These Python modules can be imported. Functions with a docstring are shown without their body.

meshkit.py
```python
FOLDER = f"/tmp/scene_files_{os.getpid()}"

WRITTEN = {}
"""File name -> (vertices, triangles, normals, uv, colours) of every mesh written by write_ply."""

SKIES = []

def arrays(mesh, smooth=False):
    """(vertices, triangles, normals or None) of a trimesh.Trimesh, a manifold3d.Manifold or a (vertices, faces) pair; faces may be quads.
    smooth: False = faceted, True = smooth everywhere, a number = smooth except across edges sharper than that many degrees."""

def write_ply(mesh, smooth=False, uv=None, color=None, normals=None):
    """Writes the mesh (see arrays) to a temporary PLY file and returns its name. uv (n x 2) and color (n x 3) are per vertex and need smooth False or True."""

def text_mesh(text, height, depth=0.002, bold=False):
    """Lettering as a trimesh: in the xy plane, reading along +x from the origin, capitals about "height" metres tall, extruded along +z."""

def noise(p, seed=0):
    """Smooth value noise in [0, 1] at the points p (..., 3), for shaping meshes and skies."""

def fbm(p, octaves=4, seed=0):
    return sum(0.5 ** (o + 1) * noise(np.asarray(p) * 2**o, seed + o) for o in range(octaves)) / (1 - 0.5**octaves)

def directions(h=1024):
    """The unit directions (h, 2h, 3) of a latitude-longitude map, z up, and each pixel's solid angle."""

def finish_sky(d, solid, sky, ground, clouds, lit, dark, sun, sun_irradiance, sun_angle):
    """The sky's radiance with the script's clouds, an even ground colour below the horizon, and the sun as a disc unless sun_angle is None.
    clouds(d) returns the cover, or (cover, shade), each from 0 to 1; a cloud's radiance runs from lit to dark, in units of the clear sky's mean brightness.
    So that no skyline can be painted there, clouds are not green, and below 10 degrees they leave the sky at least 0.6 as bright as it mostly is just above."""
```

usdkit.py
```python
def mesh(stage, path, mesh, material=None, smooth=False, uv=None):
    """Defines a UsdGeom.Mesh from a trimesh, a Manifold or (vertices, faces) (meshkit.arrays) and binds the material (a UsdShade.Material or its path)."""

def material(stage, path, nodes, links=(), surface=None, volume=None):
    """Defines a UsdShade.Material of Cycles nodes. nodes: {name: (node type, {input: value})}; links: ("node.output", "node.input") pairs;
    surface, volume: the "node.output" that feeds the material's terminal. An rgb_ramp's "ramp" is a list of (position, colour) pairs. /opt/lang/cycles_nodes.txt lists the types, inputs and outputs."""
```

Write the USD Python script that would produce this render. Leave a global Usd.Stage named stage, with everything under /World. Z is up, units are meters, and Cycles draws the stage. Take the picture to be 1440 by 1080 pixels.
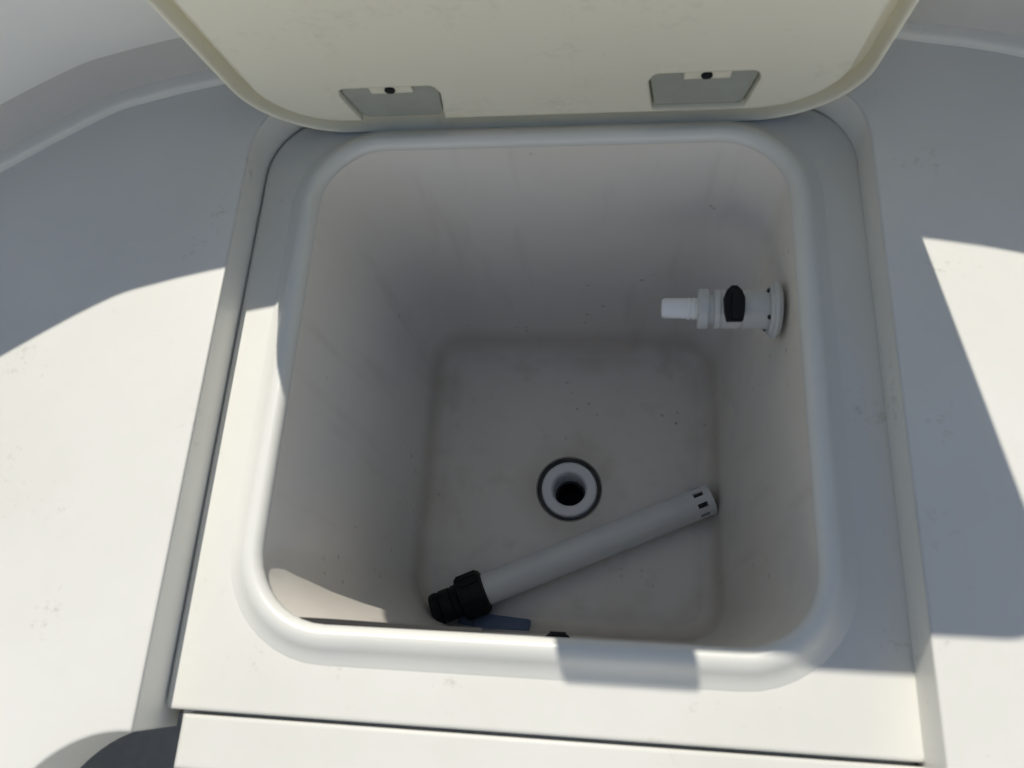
import math, numpy as np, trimesh, usdkit
from pxr import Usd, UsdGeom, UsdLux, UsdShade, Gf, Sdf, Vt
from shapely.geometry import Polygon, Point, LineString, box as sbox
from shapely import affinity

stage = Usd.Stage.CreateInMemory()
UsdGeom.SetStageUpAxis(stage, UsdGeom.Tokens.z)
UsdGeom.SetStageMetersPerUnit(stage, 1.0)
UsdGeom.Xform.Define(stage, '/World')
UsdGeom.Scope.Define(stage, '/World/Looks')

# ------------------------------------------------------------------ camera
CAM = (0.2325, -0.0111, 0.5123)
RIGHT = (0.99162593, 0.05609087, -0.11632643)
DOWN = (0.01333581, -0.94041328, -0.339772)
FWD = (-0.12845303, 0.33537541, -0.93328621)
cam = UsdGeom.Camera.Define(stage, '/World/camera')
m = Gf.Matrix4d(*RIGHT, 0, *[-a for a in DOWN], 0, *[-a for a in FWD], 0, *CAM, 1)
cam.AddTransformOp().Set(m)
cam.CreateHorizontalApertureAttr(36.0)
cam.CreateVerticalApertureAttr(27.0)
cam.CreateFocalLengthAttr(36.0 * 1082.8 / 1440)
cam.CreateClippingRangeAttr(Gf.Vec2f(0.01, 1000))
cam.CreateExposureAttr(0.16)
cam.CreateFStopAttr(12.0)
cam.CreateFocusDistanceAttr(1.4)

# ------------------------------------------------------------------ sky and sun
SUN = np.array([-0.181, 0.693, 1.0]); SUN = SUN / np.linalg.norm(SUN)
EL, ROT = math.asin(SUN[2]), math.atan2(SUN[0], SUN[1])
usdkit.material(stage, '/World/Looks/sky', {
    's': ('sky_texture', {'sky_type': 'single_scattering', 'sun_disc': False, 'sun_elevation': EL, 'sun_rotation': ROT, 'aerosol_density': 0.5, 'ozone_density': 1.0}),
    'b': ('background_shader', {'strength': 0.075})}, [('s.color', 'b.color')], surface='b.background')
dome = UsdLux.DomeLight.Define(stage, '/World/sky')
UsdShade.MaterialBindingAPI.Apply(dome.GetPrim()).Bind(UsdShade.Material.Get(stage, '/World/Looks/sky'))
dome.GetPrim().SetCustomDataByKey('kind', 'structure')
sun = UsdLux.DistantLight.Define(stage, '/World/sun')
sun.CreateNormalizeAttr(True)
sun.CreateIntensityAttr(0.83)
sun.CreateAngleAttr(0.5)
sun.CreateColorAttr(Gf.Vec3f(1.0, 0.955, 0.87))
z = SUN; x = np.cross([0, 0, 1], z); x /= np.linalg.norm(x); y = np.cross(z, x)
sun.AddTransformOp().Set(Gf.Matrix4d(*map(float, x), 0, *map(float, y), 0, *map(float, z), 0, 0, 0, 0, 1))

# ------------------------------------------------------------------ materials
def mat(name, col, rough=0.4, col2=None, scale=6.0, lo=.35, hi=.7, bevel=0.0, bump=0.0, bscale=60, spec=0.5, specks=None, metallic=0.0, rvar=0.12):
    n = {'p': ('principled_bsdf', {'base_color': col, 'roughness': rough, 'specular_ior_level': spec, 'metallic': metallic}),
         'tc': ('texture_coordinate', {})}
    L = []
    if col2 is not None:
        n['n'] = ('noise_texture', {'scale': scale, 'detail': 5.0, 'roughness': 0.6})
        n['r'] = ('rgb_ramp', {'ramp': [(lo, col), (hi, col2)]})
        L += [('tc.object', 'n.vector'), ('n.fac', 'r.fac')]
        out = 'r.color'
        n['rr'] = ('map_range', {'from_min': 0.3, 'from_max': 0.7, 'to_min': rough - rvar * .5, 'to_max': rough + rvar, 'clamp': True})
        L += [('n.fac', 'rr.value'), ('rr.result', 'p.roughness')]
        if specks:
            n['n2'] = ('noise_texture', {'scale': specks[1], 'detail': 3.0, 'roughness': 0.7})
            n['n3'] = ('noise_texture', {'scale': specks[1] * .13, 'detail': 2.0})
            n['mu'] = ('math', {'math_type': 'multiply'})
            n['r2'] = ('rgb_ramp', {'ramp': [(specks[2], (0, 0, 0)), (specks[3], (1, 1, 1))]})
            n['mx'] = ('mix_color', {'b': specks[0]})
            L += [('tc.object', 'n2.vector'), ('tc.object', 'n3.vector'), ('n2.fac', 'mu.value1'), ('n3.fac', 'mu.value2'), ('mu.value', 'r2.fac'),
                  ('r2.color', 'mx.fac'), (out, 'mx.a')]
            out = 'mx.result'
        L += [(out, 'p.base_color')]
    last = None
    if bevel:
        n['bv'] = ('bevel', {'radius': bevel, 'samples': 6}); last = 'bv.bevel'
    if bump:
        n['bn'] = ('noise_texture', {'scale': bscale, 'detail': 3.0})
        n['bp'] = ('bump', {'strength': bump, 'distance': 0.002})
        L += [('tc.object', 'bn.vector'), ('bn.fac', 'bp.height')]
        if last: L.append((last, 'bp.normal'))
        last = 'bp.normal'
    if last: L.append((last, 'p.normal'))
    return usdkit.material(stage, '/World/Looks/' + name, n, L, surface='p.BSDF')

STAIN = (.42, .39, .30)
GEL = mat('gelcoat', (.75, .74, .69), .34, (.68, .67, .61), 4.5, bevel=.004, bump=.09, bscale=16, specks=((.58, .56, .49), 160, .37, .50))
RIMM = mat('rim_gelcoat', (.77, .765, .715), .28, (.72, .715, .66), 5, bump=.04, bscale=30)
def tub_material():
    """Warm white gelcoat: a water-stained film, a rusty tide ring round the drain and scattered specks of scum."""
    n = {'p': ('principled_bsdf', {'roughness': .36}), 'tc': ('texture_coordinate', {}),
         'n1': ('noise_texture', {'scale': 6.0, 'detail': 6.0, 'roughness': .62}), 'r1': ('rgb_ramp', {'ramp': [(.32, (.90, .85, .77)), (.70, (.85, .79, .70))]}),
         'mp': ('mapping', {'scale': (1, 1, .12)}), 'n2': ('noise_texture', {'scale': 42.0, 'detail': 3.0}), 'r2': ('rgb_ramp', {'ramp': [(.56, (0, 0, 0)), (.78, (.34, .34, .34))]}),
         'm2': ('mix_color', {'b': (.60, .53, .44)}),
         'v': ('voronoi_texture', {'scale': 62.0}), 'rv': ('rgb_ramp', {'ramp': [(.05, (.75, .75, .75)), (.16, (0, 0, 0))]}),
         'n4': ('noise_texture', {'scale': 9.0, 'detail': 2.0}), 'r4': ('rgb_ramp', {'ramp': [(.56, (0, 0, 0)), (.66, (1, 1, 1))]}), 'mv': ('mix_color', {'blend_type': 'multiply', 'fac': 1.0}),
         'm3': ('mix_color', {'b': (.42, .35, .28)}),
         'sb': ('vector_math', {'math_type': 'distance', 'vector2': (DX, DY, ZF)}),
         'n3': ('noise_texture', {'scale': 30.0, 'detail': 4.0}), 'ad': ('math', {'math_type': 'multiply_add', 'value2': .035}),
         'r3': ('rgb_ramp', {'ramp': [(.045, (.62, .62, .62)), (.062, (.30, .30, .30)), (.085, (.05, .05, .05)), (.11, (0, 0, 0))]}), 'm4': ('mix_color', {'b': (.50, .43, .35)}),
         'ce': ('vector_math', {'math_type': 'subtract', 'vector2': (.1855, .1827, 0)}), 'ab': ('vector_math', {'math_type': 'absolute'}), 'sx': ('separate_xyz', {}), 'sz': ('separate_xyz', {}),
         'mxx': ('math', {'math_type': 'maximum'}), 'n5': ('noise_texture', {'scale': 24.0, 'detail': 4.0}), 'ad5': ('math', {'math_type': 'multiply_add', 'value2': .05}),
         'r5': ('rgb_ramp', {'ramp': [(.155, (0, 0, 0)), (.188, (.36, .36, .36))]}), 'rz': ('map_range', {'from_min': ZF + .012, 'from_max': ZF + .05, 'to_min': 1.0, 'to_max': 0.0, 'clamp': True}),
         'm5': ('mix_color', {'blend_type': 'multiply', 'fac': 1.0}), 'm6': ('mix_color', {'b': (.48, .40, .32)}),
         'rr': ('map_range', {'from_min': .3, 'from_max': .7, 'to_min': .26, 'to_max': .5, 'clamp': True}),
         'bn': ('noise_texture', {'scale': 22.0, 'detail': 3.0}), 'bp': ('bump', {'strength': .10, 'distance': .003})}
    L = [('tc.object', 'n1.vector'), ('n1.fac', 'r1.fac'), ('tc.object', 'mp.vector'), ('mp.vector', 'n2.vector'), ('n2.fac', 'r2.fac'), ('r1.color', 'm2.a'), ('r2.color', 'm2.fac'),
         ('tc.object', 'v.vector'), ('v.distance', 'rv.fac'), ('tc.object', 'n4.vector'), ('n4.fac', 'r4.fac'), ('rv.color', 'mv.a'), ('r4.color', 'mv.b'), ('mv.result', 'm3.fac'), ('m2.result', 'm3.a'),
         ('tc.object', 'sb.vector1'), ('tc.object', 'n3.vector'), ('n3.fac', 'ad.value1'), ('sb.value', 'ad.value3'), ('ad.value', 'r3.fac'), ('m3.result', 'm4.a'), ('r3.color', 'm4.fac'),
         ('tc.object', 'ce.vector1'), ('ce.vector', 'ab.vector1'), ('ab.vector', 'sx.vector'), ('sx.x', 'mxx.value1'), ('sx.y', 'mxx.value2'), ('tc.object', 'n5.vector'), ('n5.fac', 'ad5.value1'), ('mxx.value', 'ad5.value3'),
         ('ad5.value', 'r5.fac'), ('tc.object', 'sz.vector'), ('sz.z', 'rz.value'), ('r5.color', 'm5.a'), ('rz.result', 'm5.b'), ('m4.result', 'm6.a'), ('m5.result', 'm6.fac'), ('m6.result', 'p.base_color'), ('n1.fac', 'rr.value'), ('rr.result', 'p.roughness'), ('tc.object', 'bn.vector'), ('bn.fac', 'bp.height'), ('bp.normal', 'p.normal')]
    return usdkit.material(stage, '/World/Looks/tub_gelcoat', n, L, surface='p.BSDF')
ZF, DX, DY = -.3525, .186, .174
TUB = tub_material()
LIDM = mat('lid_gelcoat', (.89, .85, .69), .5, (.85, .80, .64), 3.5, bevel=.003, bump=.08, bscale=30, specks=((.79, .74, .59), 130, .30, .48))
TUBE = mat('coaming_white', (.86, .85, .80), .5, (.83, .82, .77), 4, bump=.05, bscale=80)
BAND = mat('coaming_grey', (.60, .58, .54), .5, (.55, .53, .50), 6, bump=.05, bscale=80)
SOLE = mat('sole_gelcoat', (.78, .765, .71), .5, (.74, .725, .67), 5, bump=.1, bscale=120)
PVC = mat('grey_white_plastic', (.80, .80, .78), .35, (.74, .74, .72), 14)
WHITEP = mat('white_plastic', (.88, .88, .87), .3, (.84, .84, .83), 20)
CLEARP = mat('pale_plastic', (.62, .62, .60), .3, (.55, .55, .53), 25)
BLACK = mat('black_plastic', (.008, .008, .009), .55, (.012, .012, .012), 60, spec=.25)
RUBBER = mat('black_rubber', (.015, .014, .014), .7, (.03, .03, .028), 90)
HINGE = mat('grey_hinge_plastic', (.42, .43, .375), .5, (.37, .375, .325), 30, bevel=.0015)
BLUE = mat('blue_plastic', (.12, .165, .26), .5, (.09, .13, .21), 40, bevel=.001)
SHADEM = mat('shade_sheet_grey', (.44, .48, .56), .7, (.38, .42, .50), 60)  # blue-grey for the added sheet that darkens the notch
GAPSHADE = mat('drain_gap_shade', (.20, .185, .165), .6, (.14, .125, .11), 60)  # grey puts the shadow gap round the drain ring into the colour
DARK = mat('hole_dark', (.04, .037, .034), .7, (.06, .055, .05), 50)  # near-black puts the darkness inside holes into the colour

# ------------------------------------------------------------------ helpers
used = {}
def numbered(path):
    k = used.get(path, 0); used[path] = k + 1
    return path if k == 0 else f'{path}_{k:03d}'
def tag(p, label=None, cat=None, group=None, kind=None):
    p = p.GetPrim() if hasattr(p, 'GetPrim') else p
    for k, v in (('label', label), ('category', cat), ('group', group), ('kind', kind)):
        if v: p.SetCustomDataByKey(k, v)
    return p
def thing(name, label, cat, loc=(0, 0, 0), rot=None):
    xf = UsdGeom.Xform.Define(stage, numbered('/World/' + name))
    xf.AddTranslateOp().Set(Gf.Vec3d(*loc))
    if rot: xf.AddRotateXYZOp().Set(Gf.Vec3f(*rot))
    return tag(xf, label, cat)
def part(name, mesh, mt, parent=None, smooth=35, label=None):
    base = parent.GetPath().pathString if parent is not None else '/World'
    p = usdkit.mesh(stage, numbered(base + '/' + name), mesh, mt, smooth=smooth).GetPrim()
    if label: p.SetCustomDataByKey('label', label)
    return p
def rr(x0, x1, y0, y1, r, n=10):
    """Counter-clockwise rounded rectangle with 4*(n+1) + straight-side points."""
    rs = r if np.ndim(r) else (r, r, r, r)           # fl, fr, br, bl
    out = []
    cs = [(x0 + rs[0], y0 + rs[0], 180, rs[0]), (x1 - rs[1], y0 + rs[1], 270, rs[1]), (x1 - rs[2], y1 - rs[2], 0, rs[2]), (x0 + rs[3], y1 - rs[3], 90, rs[3])]
    arcs = [[(cx + q * math.cos(math.radians(a0 + 90 * i / n)), cy + q * math.sin(math.radians(a0 + 90 * i / n))) for i in range(n + 1)] for cx, cy, a0, q in cs]
    for k in range(4):
        a, b = arcs[k], arcs[(k + 1) % 4]
        out += a
        for t in np.linspace(0, 1, 10)[1:-1]:
            out.append((a[-1][0] + (b[0][0] - a[-1][0]) * t, a[-1][1] + (b[0][1] - a[-1][1]) * t))
    return np.array(out)
def loft(loops):
    """loops: list of (N,3) closed rings of equal count."""
    n = len(loops[0]); v = np.vstack(loops); f = []
    for k in range(len(loops) - 1):
        for i in range(n):
            j = (i + 1) % n
            f += [[k * n + i, k * n + j, (k + 1) * n + j], [k * n + i, (k + 1) * n + j, (k + 1) * n + i]]
    return trimesh.Trimesh(v, f, process=False)
def ring(poly, zz): return np.c_[poly, np.full(len(poly), zz)]
def ext(poly, z0, z1):
    ps = getattr(poly, 'geoms', [poly]); ms = []
    for p in ps:
        mm = trimesh.creation.extrude_polygon(p, z1 - z0, engine='earcut'); mm.apply_translation([0, 0, z0]); ms.append(mm)
    return trimesh.util.concatenate(ms)
def sheet(poly, zz):
    v, f = trimesh.creation.triangulate_polygon(poly, engine='earcut')
    mm = trimesh.Trimesh(np.c_[v, np.full(len(v), zz)], f, process=False)
    if mm.face_normals[:, 2].mean() < 0: mm.invert()
    return mm
def lathe(prof, n=48, cx=0, cy=0):
    """prof: (r, z) from inside/top to the outside, normals as they fall."""
    a = np.arange(n) * 2 * math.pi / n
    mm = loft([np.c_[cx + r * np.cos(a), cy + r * np.sin(a), np.full(n, zz)] for r, zz in prof])
    return mm
def orient(mesh, origin, zdir, xdir=(0, 0, 1)):
    zd = np.array(zdir, float); zd /= np.linalg.norm(zd)
    xd = np.array(xdir, float); xd -= zd * (xd @ zd); xd /= np.linalg.norm(xd)
    yd = np.cross(zd, xd)
    T = np.eye(4); T[:3, 0], T[:3, 1], T[:3, 2], T[:3, 3] = xd, yd, zd, origin
    mesh = mesh.copy(); mesh.apply_transform(T); return mesh
def circ(x, y, r, n=48): return Point(x, y).buffer(r, quad_segs=n // 4)

# ------------------------------------------------------------------ dimensions (metres)
W, D = 0.36, 0.369            # opening of the well inside its rim
ZD = 0.031                    # deck above the recessed locker top
ZF = -0.3525                  # floor of the well
YS = -0.0552                  # seam in front of the well

# inner foot of the bow coaming, seen from above
CP = np.array([(-.80, -1.5), (-.77, -.7), (-.66, -.13), (-.46, .218), (-.31, .322), (-.20, .3955), (-.150, .4165), (-.06, .437), (.06, .457), (.24, .467), (.37, .462), (.45, .447), (.55, .417), (.72, .325), (.90, .11), (1.0, -.3), (1.04, -.8), (1.05, -1.5)])
def spline(P, per=14):
    Q = np.vstack([2 * P[0] - P[1], P, 2 * P[-1] - P[-2]]); out = []
    for i in range(1, len(Q) - 2):
        for t in np.arange(per) / per:
            a, b, c_, d = Q[i - 1], Q[i], Q[i + 1], Q[i + 2]
            out.append(.5 * ((2 * b) + (c_ - a) * t + (2 * a - 5 * b + 4 * c_ - d) * t * t + (3 * b - a - 3 * c_ + d) * t ** 3))
    out.append(P[-1]); return np.array(out)
FOOT = spline(CP)
tng = np.gradient(FOOT, axis=0); tng /= np.linalg.norm(tng, axis=1)[:, None]
OUTN = np.c_[-tng[:, 1], tng[:, 0]]           # points away from the inside of the boat
def sweep(profile, grow=lambda x: 1):
    """profile: closed list of (out, z) swept along FOOT."""
    rows = []
    for q in range(len(FOOT)):
        rows.append([[*(FOOT[q] + OUTN[q] * o * grow(FOOT[q, 0])), ZD + (zz - ZD) * grow(FOOT[q, 0])] for o, zz in profile])
    rows = np.array(rows); nq, npf = rows.shape[:2]; v = rows.reshape(-1, 3); f = []
    for a in range(nq - 1):
        for b in range(npf):
            c_ = (b + 1) % npf
            f += [[a * npf + b, a * npf + c_, (a + 1) * npf + c_], [a * npf + b, (a + 1) * npf + c_, (a + 1) * npf + b]]
    mm = trimesh.Trimesh(v, f, process=False); mm.fix_normals(); return mm

# ------------------------------------------------------------------ the setting: sole, deck
inside = Polygon(np.vstack([FOOT + OUTN * .06, FOOT[:1] + OUTN[:1] * .06]))
recess = Polygon(rr(-.0540, .4130, -.4, .412, (.01, .01, .058, .058)))
bay = sbox(-.134, -1.6, .50, -.146).union(Point(-.054, -.146).buffer(.08, quad_segs=16)).union(sbox(-.054, -.2, .50, -.10)).difference(sbox(.4130, -.16, .6, -.05))
bay = bay.union(sbox(.413, -1.6, .52, -.30))
deck_poly = inside.difference(recess).difference(bay).intersection(sbox(-2, -1.4, 2, 2))
tag(part('deck', trimesh.util.concatenate([ext(deck_poly, -.022, ZD), ext(deck_poly.buffer(-.03).difference(sbox(-.56, -2, .75, .12)), -.45, -.023)]), GEL, smooth=20), kind='structure')
tag(part('cockpit_sole', ext(inside.intersection(sbox(-2, -1.4, 2, .9)).buffer(.05), -.50, -.452), SOLE, smooth=20), kind='structure')

tag(part('shade_sheet', ext(sbox(-.40, -.42, .60, -.095), -.4515, -.446), SHADEM, smooth=20), kind='structure')  # added sheet on the sole; its colour gives the notch its shade

# added sloped white wall, unseen behind the viewer, bouncing sun onto lid and well
cw = ext(Polygon([(-.60, -.452), (-.63, -.28), (-1.18, .80), (-1.26, .80), (-1.26, -.452)]), -.76, 1.02)
cw = trimesh.Trimesh(np.c_[cw.vertices[:, 2], cw.vertices[:, 0], cw.vertices[:, 1]], cw.faces, process=False)
tag(part('bounce_wall', cw, GEL, smooth=20), kind='structure')

# ------------------------------------------------------------------ bow coaming
bc = thing('bow_coaming', 'pale grey rounded bow coaming curving round behind the open lid', 'coaming')
R0 = .254
zc = ZD + .044 + .40 * R0; yc = R0 * math.sqrt(1 - .4 ** 2)
RS = lambda x: 1 + .085 * min(max((x - .1) / .3, 0), 1)
prof = [(yc + R0 * math.cos(a), zc + R0 * math.sin(a)) for a in np.arange(72) * 2 * math.pi / 72]
part('rounded_top', sweep(prof, RS), TUBE, bc, smooth=40)
part('upstand', sweep([(0, ZD - .03), (0.0, ZD + .049), (.05, ZD + .049), (.05, ZD - .03)]), BAND, bc, smooth=30)
part('foot_strip', sweep([(-.010, ZD - .002), (-.010, ZD + .004), (-.007, ZD + .007), (.004, ZD + .009), (.004, ZD - .002)]), GEL, bc, smooth=50)

# ------------------------------------------------------------------ the well sunk in its locker
well = thing('bait_well', 'square white well with a rounded raised rim sunk in the deck, standing open', 'bait well')
top_poly = Polygon(rr(-.0522, .4140, YS + .0013, .4085, (.004, .003, .055, .055))).difference(Polygon(rr(-.012, W + .012, -.012, D + .012, .058)))
part('locker_top', ext(top_poly, -.012, 0), GEL, well, smooth=20)
part('front_board', ext(sbox(-.0395, -.0885, .4155, YS - .0013), -.45, -.0008), GEL, well, smooth=20)
part('seam_backing', ext(sbox(-.046, YS - .006, .412, YS + .010), -.045, -.012), GEL, well, smooth=False)
def inset(o, zz, r0=.05):
    return ring(rr(-.0012 - o, W + .0012 + o, .003 - o, D + .0035 + o, max(r0 + o, .004)), zz)
prof = [(.0265, -.0008), (.0252, .0001), (.0236, .0009), (.0214, .0020), (.0194, .0034), (.0174, .0048), (.0155, .0067), (.0136, .0085), (.0114, .0100), (.0090, .0110), (.0066, .0114), (.0044, .0110), (.0025, .0097), (.0010, .0078), (.0002, .0058), (0, .0042), (.0002, .0028), (.0007, .0018), (.0016, .0012)]
part('rim', loft([inset(o, zz) for o, zz in prof][::1]), RIMM, well, smooth=60)
fx0, fx1, fy0, fy1 = .0236, .3473, .016, .3493
loops = []
def between(t, zz, grow=0.0, r=None):
    a = (0 - .0028) * (1 - t) + fx0 * t; b = (W + .0028) * (1 - t) + fx1 * t; c_ = .0014 * (1 - t) + fy0 * t; d = (D + .0051) * (1 - t) + fy1 * t
    return ring(rr(a + grow, b - grow, c_ + grow, d - grow, (min(.053 + t * .10, .062), .053 - .013 * t, .053 - .013 * t, .053 - .013 * t) if r is None else (.062 - .040 + r, r, r, r)), zz)
for zz in np.linspace(.0012, ZF + .018, 14): loops.append(between((zz - .0012) / (ZF - .0012), zz))
for a in (15, 30, 45, 60, 75, 90):
    q = math.radians(a); loops.append(between(1.0, ZF + .018 - .018 * math.sin(q), .018 * (1 - math.cos(q)) * .9, .040 - .016 * (1 - math.cos(q))))
DX, DY = .186, .174
floor = sheet(Polygon(loops[-1][:, :2]).difference(circ(DX, DY, .0365)), ZF)
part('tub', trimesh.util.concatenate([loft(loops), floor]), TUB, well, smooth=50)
dr = part('drain', lathe([(.0375, ZF + .0004), (.0365, ZF - .0002), (.0360, ZF - .002), (.0355, ZF - .010), (.020, ZF - .011)], 64, DX, DY), GAPSHADE, well, smooth=40)
part('drain_ring', lathe([(.0320, ZF - .0108), (.0318, ZF - .003), (.0308, ZF - .0008), (.0290, ZF + .0002), (.0215, ZF - .0004), (.0200, ZF - .0016), (.0186, ZF - .004), (.0180, ZF - .012), (.0178, ZF - .040)], 64, DX, DY), WHITEP, dr, smooth=50)
part('drain_pipe', lathe([(.0178, ZF - .040), (.0155, ZF - .0405), (.015, ZF - .09), (.0001, ZF - .0905)], 40, DX, DY), DARK, dr, smooth=40)
gx = np.linspace(.022, .150, 24)
dstrip = ext(LineString([(q, .0042 + .0004 * math.sin(q * 40)) for q in gx]).buffer(.0024), -.0060, -.0010)
part('dark_strip', dstrip, RUBBER, well, smooth=40)  # dark strip along part of the front edge, just under the rim

# ------------------------------------------------------------------ the hatch lid, standing open
LX0, LX1, LH, LR = -.054, .408, .452, np.array([.074, .074, .030, .225])
lid = thing('hatch_lid', 'cream hatch lid standing open on two grey hinges behind the well', 'hatch lid', (0, .396, .0015), (12.0, 0, 0))
def up(mesh):     # polygon in (x, v) extruded in +w  ->  x, w, v
    v = mesh.vertices.copy(); mm = trimesh.Trimesh(np.c_[v[:, 0], v[:, 2], v[:, 1]], mesh.faces[:, ::-1], process=False); return mm
def lp(o, r=None): return Polygon(rr(LX0 + o, LX1 - o, o, LH - o, LR - o, 16))
part('shell', up(ext(lp(0), .0100, .030)), LIDM, lid, smooth=25)
lipm = loft([np.insert(rr(LX0 + o, LX1 - o, o, LH - o, LR - o, 16), 1, w, axis=1) for o, w in [(0, .0105), (0, -.0015), (.0008, -.0032), (.0018, -.0038), (.0030, -.0034), (.0038, -.0015), (.0048, .0105)]])
part('edge_lip', lipm, LIDM, lid, smooth=60)
hx = [(.0635, .0015), (.2945, .006)]
def plate(cx, b, g): return Polygon([(cx - .0325 - g, b + .014 - g), (cx + .0325 + g, b + .014 - g), (cx + .0375 + g, b + .054), (cx + .034 + g, b + .063 + g), (cx - .034 - g, b + .063 + g), (cx - .0375 - g, b + .054)]).buffer(-.006).buffer(.006)
panel = lp(.0165)
for cx, b in hx: panel = panel.difference(plate(cx, b, .0016))
part('inner_panel', up(ext(panel, -.0012, .0101)), LIDM, lid, smooth=25)
for cx, b in hx:
    h = part('hinge', up(ext(plate(cx, b, 0).buffer(-.002).buffer(.002), .0026, .0103)), HINGE, lid, smooth=25)
    part('flange', up(ext(sbox(cx - .013, b + .0545, cx + .017, b + .0615).buffer(.0015), .0004, .0025)), LIDM, h, smooth=25)
    sc = trimesh.creation.cylinder(.0040, .0022, sections=20)
    part('screw', orient(sc, (cx + .0015, .0002, b + .0585), (0, 1, 0)), BLACK, h, smooth=30)
lt = part('latch', up(ext(sbox(.122, LH - .030, .206, LH + .016).buffer(-.004).buffer(.004), -.0045, -.0013)), WHITEP, lid, smooth=25)
part('latch_grip', up(ext(sbox(.140, LH - .020, .188, LH - .004).buffer(-.003).buffer(.003), -.0105, -.0046)), BLACK, lt, smooth=25)

# ------------------------------------------------------------------ standpipe lying in the well
A = np.array([.0780, .0460, ZF + .0245]); B = np.array([.3400, .1640, ZF + .0175])
d = (B - A); LEN = np.linalg.norm(d); d /= LEN
sp = thing('standpipe', 'pale grey plastic pipe with a black fitting lying slantwise on the floor of the well', 'pipe', tuple(A))
import manifold3d as mf
def cyl(r, h, z0=0, n=48): return mf.Manifold.cylinder(h, r, r, n).translate([0, 0, z0])
tubem = cyl(.0167, LEN - .012, .012) - cyl(.0140, LEN + .02, -.005)
for k in range(8):
    tubem -= mf.Manifold.cube([.030, .0054, .0110], False).translate([0, -.0027, LEN - .0185]).rotate([0, 0, 45 * k + 20])
def mani(mm):
    q = mm.to_mesh(); return trimesh.Trimesh(q.vert_properties[:, :3], q.tri_verts, process=False)
part('dark_lining', orient(mani(cyl(.01385, LEN - .020, .012) - cyl(.0130, LEN + .02, -.005)), (0, 0, 0), d), DARK, sp, smooth=35)  # added dark lining; makes the unlit pipe inside read black through the slots
part('pipe', orient(mani(tubem), (0, 0, 0), d), PVC, sp, smooth=35)
plug = lathe([(.0001, -.0345), (.0145, -.0345), (.0165, -.033), (.0172, -.030), (.0172, -.026), (.0160, -.0245), (.0172, -.023), (.0172, -.012), (.0160, -.0105), (.0172, -.009), (.0176, -.004), (.0215, -.003), (.0228, -.0015), (.0230, .004), (.0230, .022), (.0222, .0245), (.0190, .026), (.0168, .0262)], 40)
ribs = []
for k in range(14):
    b = trimesh.creation.box((.0022, .0034, .022)); a = 2 * math.pi * k / 14
    b.apply_transform(trimesh.transformations.rotation_matrix(a, (0, 0, 1))); b.apply_translation((.0230 * math.cos(a), .0230 * math.sin(a), .011)); ribs.append(b)
cp = part('black_fitting', orient(plug, (0, 0, 0), d), BLACK, sp, smooth=35)
part('grip_ribs', orient(trimesh.util.concatenate(ribs), (0, 0, 0), d), BLACK, cp, smooth=20)

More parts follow.
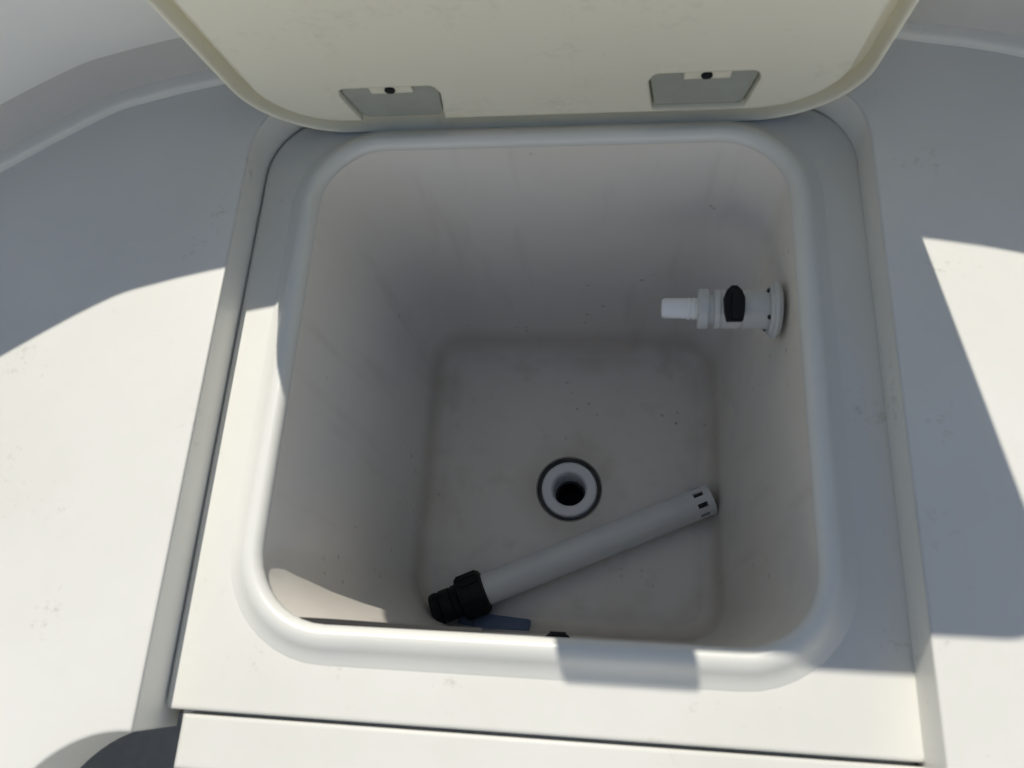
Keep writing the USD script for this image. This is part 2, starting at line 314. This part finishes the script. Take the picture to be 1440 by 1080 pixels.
# ------------------------------------------------------------------ spray valve on the right wall
VX, VY, VZ = .3540, .250, -.040
sv = thing('spray_valve', 'small white spray valve with a black lever on the right wall of the well', 'valve', (VX, VY, VZ))
ax = np.array([-1, .03, -.02]); ax = ax / np.linalg.norm(ax)
O = lambda mesh, o=(0, 0, 0): orient(mesh, o, ax)
part('wall_flange', O(lathe([(.0001, -.004), (.0195, -.004), (.0195, .002), (.0185, .0038), (.0165, .0045), (.0001, .0046)], 40)), CLEARP, sv, smooth=40)
part('sealant_bead', O(lathe([(.0192, -.001), (.0222, -.0012), (.0218, .0006), (.0205, .0018), (.0190, .0020)], 40)), CLEARP, sv, smooth=50)
for k in range(4):
    a = math.radians(45 + 90 * k)
    part('flange_screw', O(trimesh.creation.icosphere(2, .0019), ax * .0045 + orient(trimesh.Trimesh([[.0155 * math.cos(a), .0155 * math.sin(a), 0]] * 3, [[0, 1, 2]], process=False), (0, 0, 0), ax).vertices[0]), RUBBER, sv, smooth=50)
part('body', O(lathe([(.0145, .0046), (.0145, .018), (.0150, .019), (.0150, .0235), (.0141, .0240), (.0141, .0252), (.0150, .0257), (.0150, .0385), (.0142, .0390), (.0142, .0400), (.0150, .0405), (.0150, .043), (.0140, .0445), (.0118, .045), (.0118, .0485), (.0150, .049), (.0155, .050), (.0155, .0555), (.0145, .0565), (.0085, .0570)], 40)), CLEARP, sv, smooth=40)
part('nozzle', O(lathe([(.0085, .0565), (.0082, .058), (.0086, .0585), (.0086, .0600), (.0080, .0605), (.0080, .062), (.0085, .0625), (.0085, .064), (.0080, .0645), (.0078, .081), (.0070, .0835), (.0050, .084), (.0048, .075)], 32)), WHITEP, sv, smooth=40)
lev = trimesh.util.concatenate([ext(Polygon([(-.0125, -.0050), (-.0060, -.0062), (.0040, -.0066), (.0095, -.0045), (.0125, -.0015), (.0125, .0015), (.0095, .0045), (.0040, .0066), (-.0060, .0062), (-.0125, .0050)]).buffer(.0012), 0, .0042), ext(Polygon([(-.0115, -.0016), (.0085, -.0012), (.0085, .0012), (-.0115, .0016)]).buffer(.0006), .0040, .0070)])
lv = part('lever', orient(lev, ax * .0315 + np.array([0, -.003, .0150]), (0, -.15, 1), (0, 1, 0)), BLACK, sv, smooth=30)
part('lever_boss', orient(trimesh.creation.cylinder(.005, .006, sections=24), ax * .0315 + np.array([0, .0, .0140]), (0, 0, 1)), BLACK, lv, smooth=30)

# ------------------------------------------------------------------ small things under the front of the rim
bt = thing('blue_clip', 'small dark blue plastic clip lying beside the black pipe fitting', 'clip', (.119, .0215, ZF + .001), (0, 0, -4))
part('plate', ext(sbox(-.030, -.008, .030, .010).buffer(-.002).buffer(.002), 0, .010), BLUE, bt, smooth=25)
part('tongue', ext(sbox(-.048, -.005, -.031, .006).buffer(-.001).buffer(.001), .001, .006), BLUE, bt, smooth=25)
bp = thing('black_bung', 'small round black bung in the front wall of the well just under the rim', 'bung', (.1915, .0042, -.150))
part('flange', orient(lathe([(.0001, .0074), (.0035, .0072), (.0068, .0062), (.0092, .0046), (.0105, .0022), (.0105, -.0005), (.0001, -.0006)], 32), (0, 0, 0), (0, 1, 0)), BLACK, bp, smooth=40)
part('grip', orient(trimesh.creation.box((.0035, .013, .006)), (0, .0045, 0), (0, 1, 0)), BLACK, bp, smooth=20)
